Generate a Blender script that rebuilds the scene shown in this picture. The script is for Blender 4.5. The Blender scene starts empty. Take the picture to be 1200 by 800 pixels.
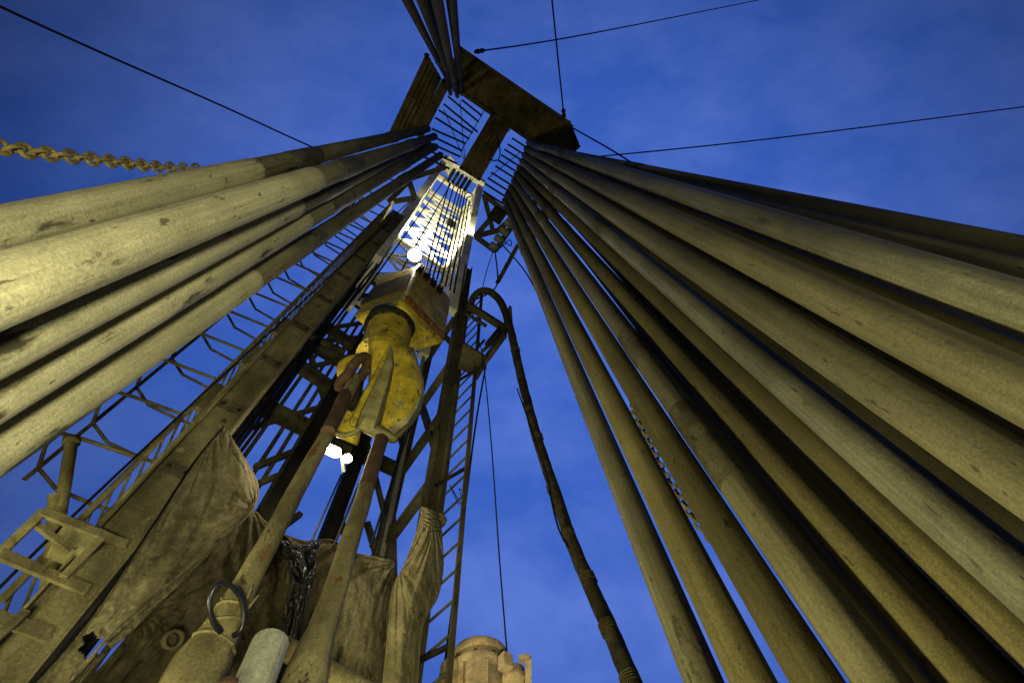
import bpy, bmesh, math, random
from mathutils import Vector, Matrix, noise
random.seed(7)
scene = bpy.context.scene
C = scene.collection
CAMZ = 1.6                                   # camera height over the drill floor (z = 0)
F = 600.0                                    # focal length in pixels of a 1200 x 800 frame

# ---------------------------------------------------------------- camera frame
upc = Vector((570-600, 400-140, -F)).normalized()
xc = (Vector((1, 0, 0)) - upc[0]*upc).normalized()
yc = upc.cross(xc)
RW = Matrix((xc, yc, upc))                   # camera -> world
def ray(px, py): return RW @ Vector((px-600, 400-py, -F))
def off(v): return Vector((v[0], v[1], v[2]+CAMZ))
def H(px, py, h):                            # the point seen at a pixel, h metres above the camera
    r = ray(px, py); return off(r*(h/r[2]))
def D(px, py, d): return off(ray(px, py)*(d/F))
def proj(p):
    c = RW.transposed() @ (Vector(p)-Vector((0, 0, CAMZ)))
    return (600+F*c[0]/-c[2], 400-F*c[1]/-c[2], -c[2])
UA = Vector((0.83, 0.558, 0)).normalized()   # rig's width axis
VA = Vector((-UA[1], UA[0], 0))              # rig's depth axis, towards the back of the mast
Z = Vector((0, 0, 1))

# ---------------------------------------------------------------- object helpers
class MB:
    def __init__(s): s.v = []; s.f = []; s.sm = []
    def add(s, vs, fs, smooth=False):
        b = len(s.v); s.v += [Vector(x) for x in vs]
        for f in fs: s.f.append([i+b for i in f]); s.sm.append(smooth)
    def hexa(s, b, t):                       # bottom ring, top ring
        n = len(b); vs = list(b)+list(t)
        fs = [list(range(n))[::-1], list(range(n, 2*n))]
        fs += [[i, (i+1) % n, (i+1) % n+n, i+n] for i in range(n)]
        s.add(vs, fs); return s
    def beam(s, p, q, w, h, side=None):      # box beam, w along side, h across
        p = Vector(p); q = Vector(q); a = (q-p).normalized()
        sd = Vector(side) if side is not None else (Z if abs(a[2]) < .8 else UA)
        sd = (sd - a*sd.dot(a)).normalized(); o = a.cross(sd)
        c = [(-1, -1), (1, -1), (1, 1), (-1, 1)]
        r = lambda e: [e+sd*(i*w/2)+o*(j*h/2) for i, j in c]
        s.hexa(r(p), r(q)); return s
    def ibeam(s, p, q, w, h, side=None, t=.018):   # H section: web + two flanges
        p = Vector(p); q = Vector(q); a = (q-p).normalized()
        sd = Vector(side) if side is not None else (Z if abs(a[2]) < .8 else UA)
        sd = (sd - a*sd.dot(a)).normalized(); o = a.cross(sd)
        for k in (-1, 1):
            s.beam(p+sd*(k*(w/2-t/2)), q+sd*(k*(w/2-t/2)), t, h, sd)
        s.beam(p, q, w-2*t-.002, t, sd); return s
    def channel(s, p, q, w, h, side=None, t=.014, flip=1):
        p = Vector(p); q = Vector(q); a = (q-p).normalized()
        sd = Vector(side) if side is not None else (Z if abs(a[2]) < .8 else UA)
        sd = (sd - a*sd.dot(a)).normalized(); o = a.cross(sd)*flip
        for k in (-1, 1):
            s.beam(p+sd*(k*(w/2-t/2)), q+sd*(k*(w/2-t/2)), t, h, sd)
        s.beam(p+o*(h/2-t/2), q+o*(h/2-t/2), w-2*t-.002, t, sd); return s
    def tube(s, pts, r, n=10, cap=True, closed=False, wob=0.0):
        pts = [Vector(p) for p in pts]; m = len(pts)
        rs = r if isinstance(r, (list, tuple)) else [r]*m
        t0 = (pts[1]-pts[0]).normalized()
        nrm = t0.orthogonal().normalized(); rings = []
        for i in range(m):
            if closed: t = (pts[(i+1) % m]-pts[i-1]).normalized()
            else: t = (pts[min(i+1, m-1)]-pts[max(i-1, 0)]).normalized()
            nrm = (nrm - t*nrm.dot(t)).normalized(); b = t.cross(nrm)
            ring = []
            for k in range(n):
                rr = rs[i]*(1+wob*noise.noise((pts[i]*9)+Vector((k*.7, 0, 3))))
                ring.append(pts[i]+(nrm*math.cos(2*math.pi*k/n)+b*math.sin(2*math.pi*k/n))*rr)
            rings.append(ring)
        vs = [v for rg in rings for v in rg]; fs = []
        for i in range(m if closed else m-1):
            j = (i+1) % m
            for k in range(n): fs.append([i*n+k, i*n+(k+1) % n, j*n+(k+1) % n, j*n+k])
        s.add(vs, fs, True)
        if cap and not closed:
            s.add(rings[0], [list(range(n))[::-1]]); s.add(rings[-1], [list(range(n))])
        return s
    def lathe(s, prof, org, ax=Z, n=28, flat=False):      # prof: (r, z)
        ax = Vector(ax).normalized(); e = ax.orthogonal().normalized(); g = ax.cross(e); org = Vector(org)
        vs = []
        for r, z in prof:
            for k in range(n):
                vs.append(org+ax*z+(e*math.cos(2*math.pi*k/n)+g*math.sin(2*math.pi*k/n))*max(r, .0005))
        fs = [[i*n+k, i*n+(k+1) % n, (i+1)*n+(k+1) % n, (i+1)*n+k] for i in range(len(prof)-1) for k in range(n)]
        s.add(vs, fs, not flat)
        s.add(vs[:n], [list(range(n))[::-1]]); s.add(vs[-n:], [list(range(n))]); return s
    def build(s, name, mat, parent=None, bevel=0, loc=None, solid=0, fixn=False, wn=False):
        me = bpy.data.meshes.new(name); o = Vector(loc) if loc is not None else Vector((0, 0, 0))
        me.from_pydata([tuple(v-o) for v in s.v], [], s.f)
        me.polygons.foreach_set('use_smooth', s.sm)
        if fixn:
            bm = bmesh.new(); bm.from_mesh(me); bmesh.ops.remove_doubles(bm, verts=bm.verts, dist=1e-5)
            bmesh.ops.recalc_face_normals(bm, faces=bm.faces); bm.to_mesh(me); bm.free()
        me.materials.append(mat); me.update()
        ob = bpy.data.objects.new(name, me); C.objects.link(ob); ob.location = o
        if parent is not None:
            ob.parent = parent; ob.matrix_parent_inverse = Matrix.Translation(-Vector(parent.location))
        if bevel:
            m = ob.modifiers.new('Bevel', 'BEVEL'); m.width = bevel; m.segments = 2; m.limit_method = 'ANGLE'
        if solid:
            m = ob.modifiers.new('Solidify', 'SOLIDIFY'); m.thickness = solid
        return ob
def tag(o, label, cat, group=None, kind=None):
    if label: o['label'] = label
    if cat: o['category'] = cat
    if group: o['group'] = group
    if kind: o['kind'] = kind
    return o
def empty(name, loc, label, cat, group=None):
    o = bpy.data.objects.new(name, None); C.objects.link(o); o.location = Vector(loc); o.empty_display_size = .1
    return tag(o, label, cat, group)
def smooth(pts, k=6):                         # Catmull-Rom through points
    pts = [Vector(p) for p in pts]; out = []
    for i in range(len(pts)-1):
        p0 = pts[max(i-1, 0)]; p1 = pts[i]; p2 = pts[i+1]; p3 = pts[min(i+2, len(pts)-1)]
        for j in range(k):
            t = j/k
            out.append(.5*((2*p1)+(p2-p0)*t+(2*p0-5*p1+4*p2-p3)*t*t+(3*p1-p0-3*p2+p3)*t**3))
    return out+[pts[-1]]

# ---------------------------------------------------------------- materials
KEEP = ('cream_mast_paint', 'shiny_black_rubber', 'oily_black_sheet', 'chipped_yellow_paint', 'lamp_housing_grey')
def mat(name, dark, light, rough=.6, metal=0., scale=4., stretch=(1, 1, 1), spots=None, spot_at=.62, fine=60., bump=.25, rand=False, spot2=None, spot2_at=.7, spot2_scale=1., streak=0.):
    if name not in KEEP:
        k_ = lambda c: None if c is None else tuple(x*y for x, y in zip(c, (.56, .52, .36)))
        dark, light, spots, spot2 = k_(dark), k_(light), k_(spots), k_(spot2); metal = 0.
    m = bpy.data.materials.new(name); m.use_nodes = True; nt = m.node_tree; N = nt.nodes; L = nt.links
    bs = N['Principled BSDF']; bs.inputs['Specular IOR Level'].default_value = .25 if name in KEEP else .06; bs.inputs['Roughness'].default_value = rough; SP = dict(chipped_yellow_paint=.07, cream_mast_paint=.1, dusty_grey_steel=.22, speckled_grey_steel=.4, brown_dusted_steel=.1, mud_coated_steel=.12, rusty_link_steel=.25, galvanised_grey=.3).get(name)
    if SP: bs.inputs['Specular IOR Level'].default_value = SP
    bs.inputs['Metallic'].default_value = metal
    tc = N.new('ShaderNodeTexCoord'); mp = N.new('ShaderNodeMapping'); mp.inputs['Scale'].default_value = stretch
    L.new(tc.outputs['Object'], mp.inputs['Vector'])
    vec = mp.outputs[0]
    if rand:
        oi = N.new('ShaderNodeObjectInfo'); mul = N.new('ShaderNodeVectorMath'); mul.operation = 'MULTIPLY_ADD'
        mul.inputs[1].default_value = (1, 1, 1); L.new(vec, mul.inputs[0])
        cx = N.new('ShaderNodeCombineXYZ'); mm = N.new('ShaderNodeMath'); mm.operation = 'MULTIPLY'; mm.inputs[1].default_value = 40.
        L.new(oi.outputs['Random'], mm.inputs[0])
        for i in range(3): L.new(mm.outputs[0], cx.inputs[i])
        L.new(cx.outputs[0], mul.inputs[2]); vec = mul.outputs[0]
    V0 = vec; iso = tc.outputs['Object']
    rough = min(rough*1.35, .95) if name not in KEEP else rough
    def nz(sc, det=5., ro=.6, vec=None):
        vec = vec or V0
        n = N.new('ShaderNodeTexNoise'); n.inputs['Scale'].default_value = sc; n.inputs['Detail'].default_value = det
        n.inputs['Roughness'].default_value = ro; L.new(vec, n.inputs['Vector']); return n.outputs['Fac']
    def ramp(src, a, b, ca, cb):
        r = N.new('ShaderNodeValToRGB'); e = r.color_ramp.elements
        e[0].position = a; e[1].position = b; e[0].color = (*ca, 1); e[1].color = (*cb, 1); L.new(src, r.inputs[0]); return r.outputs[0]
    def mix(fac, a, b, mode='MIX'):
        x = N.new('ShaderNodeMix'); x.data_type = 'RGBA'; x.blend_type = mode
        if isinstance(fac, float): x.inputs[0].default_value = fac
        else: L.new(fac, x.inputs[0])
        for sck, val in ((6, a), (7, b)):
            if isinstance(val, tuple): x.inputs[sck].default_value = (*val, 1)
            else: L.new(val, x.inputs[sck])
        return x.outputs[2]
    col = ramp(nz(scale), .36, .66, dark, light)
    grain = ramp(nz(fine*(5. if streak else 2.2), 3., .7, iso), .3, .7, (.66, .66, .66), (1.25, 1.25, 1.25))
    lo = .88 if streak else .72
    blot = ramp(nz(scale*1.3, 8., .7, iso), .35, .65, (lo, lo, lo), (1.12, 1.12, 1.12)); grain = mix(1., grain, blot, 'MULTIPLY')
    if streak:
        m2 = N.new('ShaderNodeMapping'); m2.inputs['Scale'].default_value = (1, 1, .018); L.new(tc.outputs['Object'], m2.inputs['Vector'])
        va = N.new('ShaderNodeVectorMath'); va.operation = 'ADD'; L.new(m2.outputs[0], va.inputs[0]); L.new(cx.outputs[0], va.inputs[1])
        sv = va.outputs[0]
        st_ = ramp(nz(55., 5., .65, sv), .34, .66, (1-.45*streak,)*3, (1+.25*streak,)*3); grain = mix(1., grain, st_, 'MULTIPLY')
        m3 = N.new('ShaderNodeMapping'); m3.inputs['Scale'].default_value = (1, 1, .3); L.new(tc.outputs['Object'], m3.inputs['Vector'])
        vb = N.new('ShaderNodeVectorMath'); vb.operation = 'ADD'; L.new(m3.outputs[0], vb.inputs[0]); L.new(cx.outputs[0], vb.inputs[1])
        sp = ramp(nz(38., 3., .6, vb.outputs[0]), .66, .70, (1, 1, 1), (.38, .36, .33)); grain = mix(1., grain, sp, 'MULTIPLY')
        sp = ramp(nz(9., 6., .75, vb.outputs[0]), .63, .68, (1, 1, 1), (.5, .48, .45)); grain = mix(1., grain, sp, 'MULTIPLY')
    col = mix(1., col, grain, 'MULTIPLY')
    if spots is not None:
        sf = ramp(nz(scale*2.3, 8., .65), spot_at, spot_at+.06, (0, 0, 0), (1, 1, 1)); col = mix(sf, col, spots)
    if spot2 is not None:
        sf = ramp(nz(scale*spot2_scale, 6., .7), spot2_at, spot2_at+.05, (0, 0, 0), (1, 1, 1)); col = mix(sf, col, spot2)
    L.new(col, bs.inputs['Base Color'])
    rr = N.new('ShaderNodeMapRange'); rr.inputs[3].default_value = max(rough-.18, .05); rr.inputs[4].default_value = min(rough+.18, 1)
    L.new(nz(scale*1.7), rr.inputs[0]); L.new(rr.outputs[0], bs.inputs['Roughness'])
    if bump:
        b = N.new('ShaderNodeBump'); b.inputs['Strength'].default_value = bump; b.inputs['Distance'].default_value = .006
        ad = N.new('ShaderNodeMath'); ad.operation = 'ADD'; L.new(nz(fine*1.6, 4., .6, iso), ad.inputs[0]); L.new(nz(scale*3), ad.inputs[1])
        L.new(ad.outputs[0], b.inputs['Height']); L.new(b.outputs[0], bs.inputs['Normal'])
    return m
def glow(name, col, st):
    m = bpy.data.materials.new(name); m.use_nodes = True; bs = m.node_tree.nodes['Principled BSDF']
    bs.inputs['Base Color'].default_value = (.8, .8, .8, 1); bs.inputs['Emission Color'].default_value = (*col, 1); bs.inputs['Emission Strength'].default_value = st
    return m
M = {}
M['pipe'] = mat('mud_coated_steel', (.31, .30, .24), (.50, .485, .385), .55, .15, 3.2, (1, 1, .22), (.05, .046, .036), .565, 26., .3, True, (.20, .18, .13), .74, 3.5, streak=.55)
M['pipe_right'] = mat('dusty_grey_steel', (.11, .104, .08), (.235, .215, .155), .5, .25, 3.4, (1, 1, .12), (.04, .036, .028), .68, 30., .3, True, (.25, .23, .17), .7, 4., streak=.5)
M['pipe_left'] = mat('greasy_dark_steel', (.12, .112, .08), (.27, .25, .18), .55, .2, 3.4, (1, 1, .2), (.03, .028, .022), .60, 30., .3, True, (.26, .24, .16), .68, 3., streak=.6)
M['pipe_brown'] = mat('brown_dusted_steel', (.10, .088, .052), (.23, .20, .115), .6, .25, 3.4, (1, 1, .12), (.04, .034, .022), .66, 30., .3, True, (.26, .22, .12), .7, 4., streak=.45)
M['pipe_grey'] = mat('speckled_grey_steel', (.115, .112, .098), (.25, .245, .21), .42, .25, 4.4, (1, 1, .3), (.045, .043, .038), .63, 30., .35, True, (.30, .29, .25), .7, 4., streak=.7)
M['pipe_back'] = mat('shade_black_steel', (.02, .018, .013), (.05, .045, .03), .6, .2, 3.4, (1, 1, .2), None, .60, 30., .3, True, streak=.6)  # near-black base colour paints in the shade between the front-row pipes
M['joint'] = mat('worn_tool_joint_steel', (.07, .065, .05), (.20, .185, .14), .45, .35, 5., (1, 1, .4), (.035, .032, .028), .6, 40., .3, True)
M['tube'] = mat('brown_tubing_steel', (.05, .042, .03), (.12, .10, .07), .55, .2, 3., (1, 1, .15), None, .6, 30., .2, True, streak=.8)
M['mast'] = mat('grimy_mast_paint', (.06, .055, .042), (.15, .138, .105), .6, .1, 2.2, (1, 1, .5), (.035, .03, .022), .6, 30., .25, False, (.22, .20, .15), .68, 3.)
M['legmud'] = mat('mud_splashed_leg_paint', (.12, .108, .075), (.27, .245, .17), .65, .05, 3., (1, 1, .5), (.05, .045, .035), .62, 26., .35, False, (.38, .35, .25), .68, 3.)
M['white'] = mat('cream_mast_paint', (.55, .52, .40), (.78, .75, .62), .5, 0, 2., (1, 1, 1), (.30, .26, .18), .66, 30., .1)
M['board'] = mat('greasy_board_steel', (.09, .072, .05), (.20, .165, .11), .6, .15, 4., (1, 1, 1), (.03, .025, .02), .6, 40., .3, False, (.17, .145, .10), .68, 3.)
M['finger'] = mat('dark_finger_steel', (.015, .014, .013), (.035, .033, .03), .5, .3, 6.)
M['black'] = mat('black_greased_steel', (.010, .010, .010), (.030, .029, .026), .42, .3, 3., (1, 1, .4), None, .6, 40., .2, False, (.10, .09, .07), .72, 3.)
M['yellow'] = mat('chipped_yellow_paint', (.20, .145, .012), (.40, .30, .026), .5, 0, 5., (1, 1, 1), (.12, .10, .05), .575, 40., .45, False, (.03, .026, .02), .58, 3.)
M['worn'] = mat('worn_yellow_grey', (.22, .205, .13), (.40, .37, .23), .5, .05, 6., (1, 1, 1), (.45, .34, .05), .62, 40., .35, False, (.07, .06, .045), .68, 4.)
M['rust'] = mat('rusty_link_steel', (.07, .035, .022), (.13, .075, .045), .6, .1, 5., (1, 1, 1), (.17, .15, .10), .6, 40., .3)
M['link'] = mat('muddy_link_steel', (.13, .115, .07), (.32, .285, .185), .55, .05, 5., (1, 1, .35), (.16, .075, .035), .59, 36., .5, False, (.06, .05, .035), .60, 2.)
M['canvas'] = mat('dirty_canvas', (.115, .102, .076), (.265, .24, .18), .85, 0, 2.6, (1, 1, 1), (.075, .062, .042), .60, 22., .5, False, (.40, .35, .25), .70, 3.)
M['canvas_dark'] = mat('oily_brown_canvas', (.055, .045, .03), (.12, .105, .07), .75, 0, 3., (1, 1, 1), (.03, .025, .018), .58, 30., .5, False, (.17, .15, .10), .68, 2.)
M['canvas_pale'] = mat('pale_canvas', (.22, .195, .125), (.36, .33, .235), .85, 0, 3., (1, 1, 1), (.12, .10, .065), .62, 26., .5)
M['plastic'] = mat('oily_black_sheet', (.012, .011, .010), (.03, .028, .025), .22, 0, 6., (1, 1, 1), None, .6, 30., .5)
M['rubber'] = mat('muddy_black_rubber', (.03, .027, .02), (.09, .08, .055), .6, 0, 8., (1, 1, 1), (.14, .125, .085), .62, 40., .5)
M['gloss'] = mat('shiny_black_rubber', (.005, .005, .005), (.009, .009, .009), .3, 0, 5., (1, 1, 1), None, .6, 20., .05)
M['wire'] = mat('greased_wire_rope', (.006, .006, .006), (.016, .015, .014), .5, .3, 20., (1, 1, 1))
M['chain'] = mat('muddy_chain_steel', (.14, .115, .055), (.28, .23, .12), .5, .2, 20., (1, 1, 1), (.08, .07, .05), .6, 60., .3)
M['galv'] = mat('galvanised_grey', (.20, .21, .21), (.33, .345, .34), .45, .3, 6., (1, 1, .1), (.22, .21, .18), .64, 40., .2)
M['ladder'] = mat('muddy_ladder_steel', (.16, .14, .085), (.32, .285, .18), .6, .05, 8., (1, 1, 1), (.08, .07, .045), .62, 50., .35)
M['beige'] = mat('rusty_beige_paint', (.62, .48, .36), (.85, .68, .52), .6, 0, 7., (1, 1, 1), (.55, .22, .09), .60, 40., .35, False, (.10, .07, .045), .70, 3.)
M['red'] = mat('faded_red_lettering', (.22, .03, .015), (.34, .055, .025), .6, 0, 20.)
M['floor'] = mat('muddy_steel_plate', (.06, .055, .042), (.16, .145, .105), .6, .1, 2.)
M['ground'] = mat('dark_earth', (.03, .027, .02), (.06, .052, .038), .9, 0, .3, (1, 1, 1), None, .6, 3.)
M['lamp'] = glow('lit_lamp_glass', (1., .95, .78), 60.)
M['case'] = mat('lamp_housing_grey', (.10, .10, .095), (.2, .2, .19), .5, .2, 8.)

# ---------------------------------------------------------------- setting: ground and drill floor
g = MB(); R_ = 3000
ring = [(R_*math.cos(a*math.pi/24), R_*math.sin(a*math.pi/24), -6) for a in range(48)]
g.add(ring, [list(range(48))]); tag(g.build('ground', M['ground']), 'dark earth well pad far below the drill floor', 'ground', kind='structure')
g = MB(); c0 = H(600, 400, 0.001)
o_ = Vector((-.2, .9, 0))
g.hexa([o_+UA*a*4.2+VA*b*3.6+Z*(-.3) for a, b in ((-1, -1), (1, -1), (1, 1), (-1, 1))], [o_+UA*a*4.2+VA*b*3.6 for a, b in ((-1, -1), (1, -1), (1, 1), (-1, 1))])
tag(g.build('drill_floor', M['floor']), 'muddy steel plate drill floor under the racked pipes', 'floor', kind='structure')

# ---------------------------------------------------------------- racked pipes
OD = .127; HT = 10.7
def pipe_mesh(name, L, r0, step, r1, m):
    b = MB(); prof = [(r0*.93, 0), (r0, .03)]
    if step: prof += [(r0, step-.05), (r1*1.02, step), (r1, step+.03)]
    zs = step or 0
    prof += [(r1, zs+(L-zs)*k/6) for k in range(1, 6)] + [(r1, L-.45), (r1*1.09, L-.38), (r1*1.09, L-.02), (r1*.85, L)]
    b.lathe(prof, (0, 0, 0), Z, 32)
    me = b
    return me
joint_mb = {}
def stand(name, near, w, top, od, m, label, cat, group, joints=(), step=0, r0f=1., ht=HT, zb=0., jl=.30):
    a = D(near[0], near[1], od*F/w); t = H(top[0], top[1], ht)
    dr = (t-a)/(t[2]-a[2]); base = a+dr*(zb-a[2]); L = (t-base).length
    st = 0
    if step: st = (step+CAMZ-zb)/(t[2]-zb)*L
    b = pipe_mesh(name, L, od/2*.99, 0, od/2*.99, m)
    o = b.build(name, m); o.location = base
    q = Z.rotation_difference((t-base).normalized())
    o.rotation_mode = 'QUATERNION'; o.rotation_quaternion = q
    tag(o, label, cat, group)
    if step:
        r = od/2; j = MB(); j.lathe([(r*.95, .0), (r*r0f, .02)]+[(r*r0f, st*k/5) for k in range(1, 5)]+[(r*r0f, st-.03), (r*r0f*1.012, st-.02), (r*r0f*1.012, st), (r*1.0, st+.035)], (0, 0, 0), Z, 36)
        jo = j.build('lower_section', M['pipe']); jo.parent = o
    for jh, jlen, jf in joints:
        z0 = (jh+CAMZ-zb)/(t[2]-zb)*L; r = od/2
        j = MB(); j.lathe([(r*1.004, z0-.05), (r*jf, z0), (r*jf, z0+jlen*.48), (r*jf*.985, z0+jlen*.5), (r*jf, z0+jlen*.52), (r*jf, z0+jlen), (r*1.004, z0+jlen+.05)], (0, 0, 0), Z, 32)
        jo = j.build('tool_joint', M['joint']); jo.parent = o
    return o
ORD = ['first', 'second', 'third', 'fourth', 'fifth', 'sixth', 'seventh', 'eighth', 'ninth', 'tenth']
RP = [((825, 800), 45.5), ((883, 800), 52), ((958, 800), 57), ((1034, 800), 61), ((1132, 800), 63), ((1180, 728), 60), ((1200, 682), 69), ((1200, 561), 78), ((1200, 459), 74), ((1200, 364), 67)]
RL = ['drill pipe on the open end of the right rack, closest to the hanging hose',
 'second drill pipe from the hanging hose, with a chain showing past its right edge',
 'third drill pipe from the hanging hose, just right of the dangling chain',
 'banded drill pipe with pale joint rings low down, fourth from the hanging hose',
 'brown shaded drill pipe, fifth in the right rack counting from the hanging hose',
 'yellowish half-hidden drill pipe tucked behind the speckled grey pipe',
 'speckled grey drill pipe with a bright glint along it',
 'thick close drill pipe with a brown scuff line, just above the speckled grey pipe',
 'thick close drill pipe, third in from the top edge of the right rack front row',
 'uppermost front-row drill pipe of the right rack, with a bright upper rim']
RG = 'drill pipe stands racked on the right'
for i, (n, w) in enumerate(RP):
    k = i/9; top = (591.5+28.5*k+1.5*math.sin(k*3.1), 235-68*k)
    jt = [(6.55+.12*math.sin(i*2.1), .36, 1.13)]
    if i == 3: jt = [(1.55, .42, 1.045), (2.55, .3, 1.04)] + jt
    if i in (6,): jt = [(4.2, .3, 1.05)] + jt
    stand('drill_pipe', n, w, top, OD, M[('pipe_right', 'pipe_brown', 'pipe_brown', 'pipe_right', 'pipe_brown', 'pipe_brown', 'pipe_grey', 'pipe_right', 'pipe_right', 'pipe_grey')[i]], RL[i], 'drill pipe', RG, jt)
stand('drill_pipe', (1200, 321), 36, (641, 184), OD, M['pipe_right'], 'shadowed back-row drill pipe just above the bright-rimmed pipe of the right rack', 'drill pipe', RG, [(6.6, .4, 1.07)], ht=11.2)
stand('drill_pipe', (1200, 293), 32, (636, 174), OD, M['pipe_right'], 'dark outermost drill pipe along the top edge of the right rack against the sky', 'drill pipe', RG, [(6.4, .4, 1.07)], ht=11.2)
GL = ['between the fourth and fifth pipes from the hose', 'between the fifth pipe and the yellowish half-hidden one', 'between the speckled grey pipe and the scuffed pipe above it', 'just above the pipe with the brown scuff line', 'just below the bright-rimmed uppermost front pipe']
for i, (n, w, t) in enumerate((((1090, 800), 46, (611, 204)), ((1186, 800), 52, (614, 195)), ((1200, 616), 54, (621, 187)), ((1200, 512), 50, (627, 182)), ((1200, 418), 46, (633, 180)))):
    stand('drill_pipe', n, w, t, OD, M['pipe_back'], 'shade-blackened back-row drill pipe ' + GL[i], 'drill pipe', RG, [(6.5, .36, 1.13)], ht=11.)
LP = [((0, 271), 55, (501, 151), 3.0), ((0, 340), 79, (509, 160), 2.9), ((0, 402), 68, (501, 167), 2.95), ((0, 458), 60, (510, 172), 3.3), ((0, 524), 53, (516, 182), 2.75)]
LL = ['pale drill pipe along the top edge of the left rack, just under the muddy chain',
 'thickest, brightest pale drill pipe of the left rack, with a dark band past its joint',
 'pale drill pipe in the middle of the left rack, partly behind the brightest pipe',
 'stained drill pipe of the left rack, between the middle pipe and the lowest one',
 'lowest drill pipe of the left rack, with black grease streaks, beside the caged ladder']
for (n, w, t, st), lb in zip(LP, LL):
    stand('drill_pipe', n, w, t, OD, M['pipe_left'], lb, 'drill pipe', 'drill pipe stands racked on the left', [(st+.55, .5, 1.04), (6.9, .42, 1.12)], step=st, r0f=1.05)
TP = [((477, 0), 12, (528, 100)), ((494, 0), 12.5, (533, 106)), ((512, 0), 15, (536, 113)), ((529, 0), 13.5, (541, 110)), ((500, -14), 12, (528, 110))]
TL = ['thin brown tubing stand overhead, leftmost of the bundle above the walkway corner', 'thin tubing stand overhead, second from the left in the walkway-corner bundle',
 'thickest thin tubing stand overhead, in the middle of the walkway-corner bundle', 'thin tubing stand overhead, rightmost and most upright of the walkway-corner bundle',
 'thin tubing stand overhead, tucked behind the others in the walkway-corner bundle']
for (n, w, t), lb in zip(TP, TL):
    stand('tubing_stand', n, w, t, .075, M['tube'], lb, 'tubing', 'tubing stands leaning in the overhead corner', [(7.6, .2, 1.15)], ht=10.9)

# ---------------------------------------------------------------- racking board (monkey board) overhead
HB = 10.5
fb = empty('racking_board', H(600, 110, HB), 'dark steel racking board with walkway, diving board and pipe fingers overhead', 'racking board')
cen = H(600, 110, HB)
def plate(name, px, h, th, m, par, rim=.10, ribs=0):
    pts = [H(x, y, h) for x, y in px]
    b = MB(); b.hexa([p+Z*.06 for p in pts], [p+Z*(.06+th) for p in pts])
    n = len(pts); c = sum(pts, Vector())/n
    for i in range(n):
        p, q = pts[i], pts[(i+1) % n]
        inn = ((c-(p+q)/2)); inn[2] = 0; e = (q-p).normalized(); inn = (inn-e*inn.dot(e)).normalized()
        b.beam(p+inn*.03+Z*.0, q+inn*.03+Z*.0, rim, .055, Z)
    p0, p1, p2, p3 = pts[:4]
    for k in range(1, ribs+1):
        t = k/(ribs+1)
        b.beam(p0.lerp(p1, t)+Z*.01, p3.lerp(p2, t)+Z*.01, .10, .045, Z)
    return b.build(name, m, par)
plate('walkway', [(539, 54), (669, 143), (643, 182), (518, 96)], HB, .04, M['board'], fb, .16, 7)
plate('walkway_end', [(669, 145), (680, 172), (668, 183), (644, 183)], HB+.01, .04, M['board'], fb, .12, 0)
plate('diving_board', [(577, 131), (600, 146), (562, 212), (538, 197)], HB-.03, .04, M['board'], fb, .12, 4)
plate('side_walkway', [(500, 62), (517, 92), (484, 160), (454, 160)], HB, .04, M['board'], fb, .12, 4)
b = MB(); b.ibeam(H(523, 96, HB), H(490, 160, HB), .16, .16, Z); b.beam(H(478, 113, HB-.05), H(502, 129, HB-.05), .03, .03); b.build('inner_beam', M['board'], fb)
for (xa, ya, xb, yb) in ((541, 117, 565, 136), (525, 113, 561, 143), (520, 122, 560, 155), (514, 129, 554, 156), (510, 138, 550, 163), (506, 151, 546, 168.5), (503, 158, 542, 177), (500, 166, 540, 184), (497, 174, 536, 192), (493, 182, 527, 198)):
    b = MB(); b.beam(H(xa, ya, HB), H(xb, yb, HB), .05, .035, Z); b.build('finger', M['finger'], fb)
for (xa, ya) in ((600, 162), (595, 169), (591, 175), (587.5, 181.5), (584, 188), (580.5, 194.5), (575.5, 202), (571.5, 208.5), (568, 215), (566, 224)):
    b = MB(); b.beam(H(xa, ya, HB), H(xa+46, ya+29, HB), .05, .035, Z); b.build('finger', M['finger'], fb)
b = MB(); b.channel(H(660, 183, HB+.03), H(612, 262, HB+.03), .14, .1, Z); b.build('side_beam', M['board'], fb)
# brackets carrying the board from the mast
def barset(name, m, par, segs, h, w=.09, d=.07):
    b = MB()
    for i, (x0, y0, x1, y1) in enumerate(segs): b.beam(H(x0, y0, h+.004*i), H(x1, y1, h+.004*i), w, d)
    return b.build(name, m, par)
barset('bracket', M['mast'], fb, [(566, 228, 601, 254), (557, 277, 580, 294), (580, 294, 612, 248), (567, 228, 578, 272), (557, 277, 576, 255), (560, 276, 584, 270), (584, 270, 601, 254)], HB-.4, .11, .09)
barset('bracket', M['mast'], fb, [(472, 212, 522, 196), (472, 212, 505, 190), (466, 226, 480, 212), (478, 208, 486, 232), (462, 236, 486, 232), (492, 203, 500, 190), (455, 236, 466, 226)], HB-.4, .11, .09)
b = MB(); b.beam(H(607, 287, 9.6), H(583, 331, 8.9), .09, .06); b.build('strut', M['board'], fb)
b = MB()
for k in range(5):
    p = H(598-6*k, 250+9*k, HB-.55); b.lathe([(.05, 0), (.075, .02), (.075, .16), (.05, .18)], p, UA, 14)
b.build('roller', M['galv'], fb)
b = MB(); p = H(583, 253, HB-.6); b.hexa([p+UA*i*.13+VA*j*.13 for i, j in ((-1, -1), (1, -1), (1, 1), (-1, 1))], [p+UA*i*.13+VA*j*.13+Z*.22 for i, j in ((-1, -1), (1, -1), (1, 1), (-1, 1))]); b.build('winch_box', M['black'], fb, .01)
b = MB(); b.tube(smooth([H(582, 160, HB), H(586, 176, HB-.3), H(584, 187, HB-.5), H(577, 188, HB-.3), H(573, 186, HB)]), .012, 6); b.build('slack_cable', M['wire'], fb)
b = MB()
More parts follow.
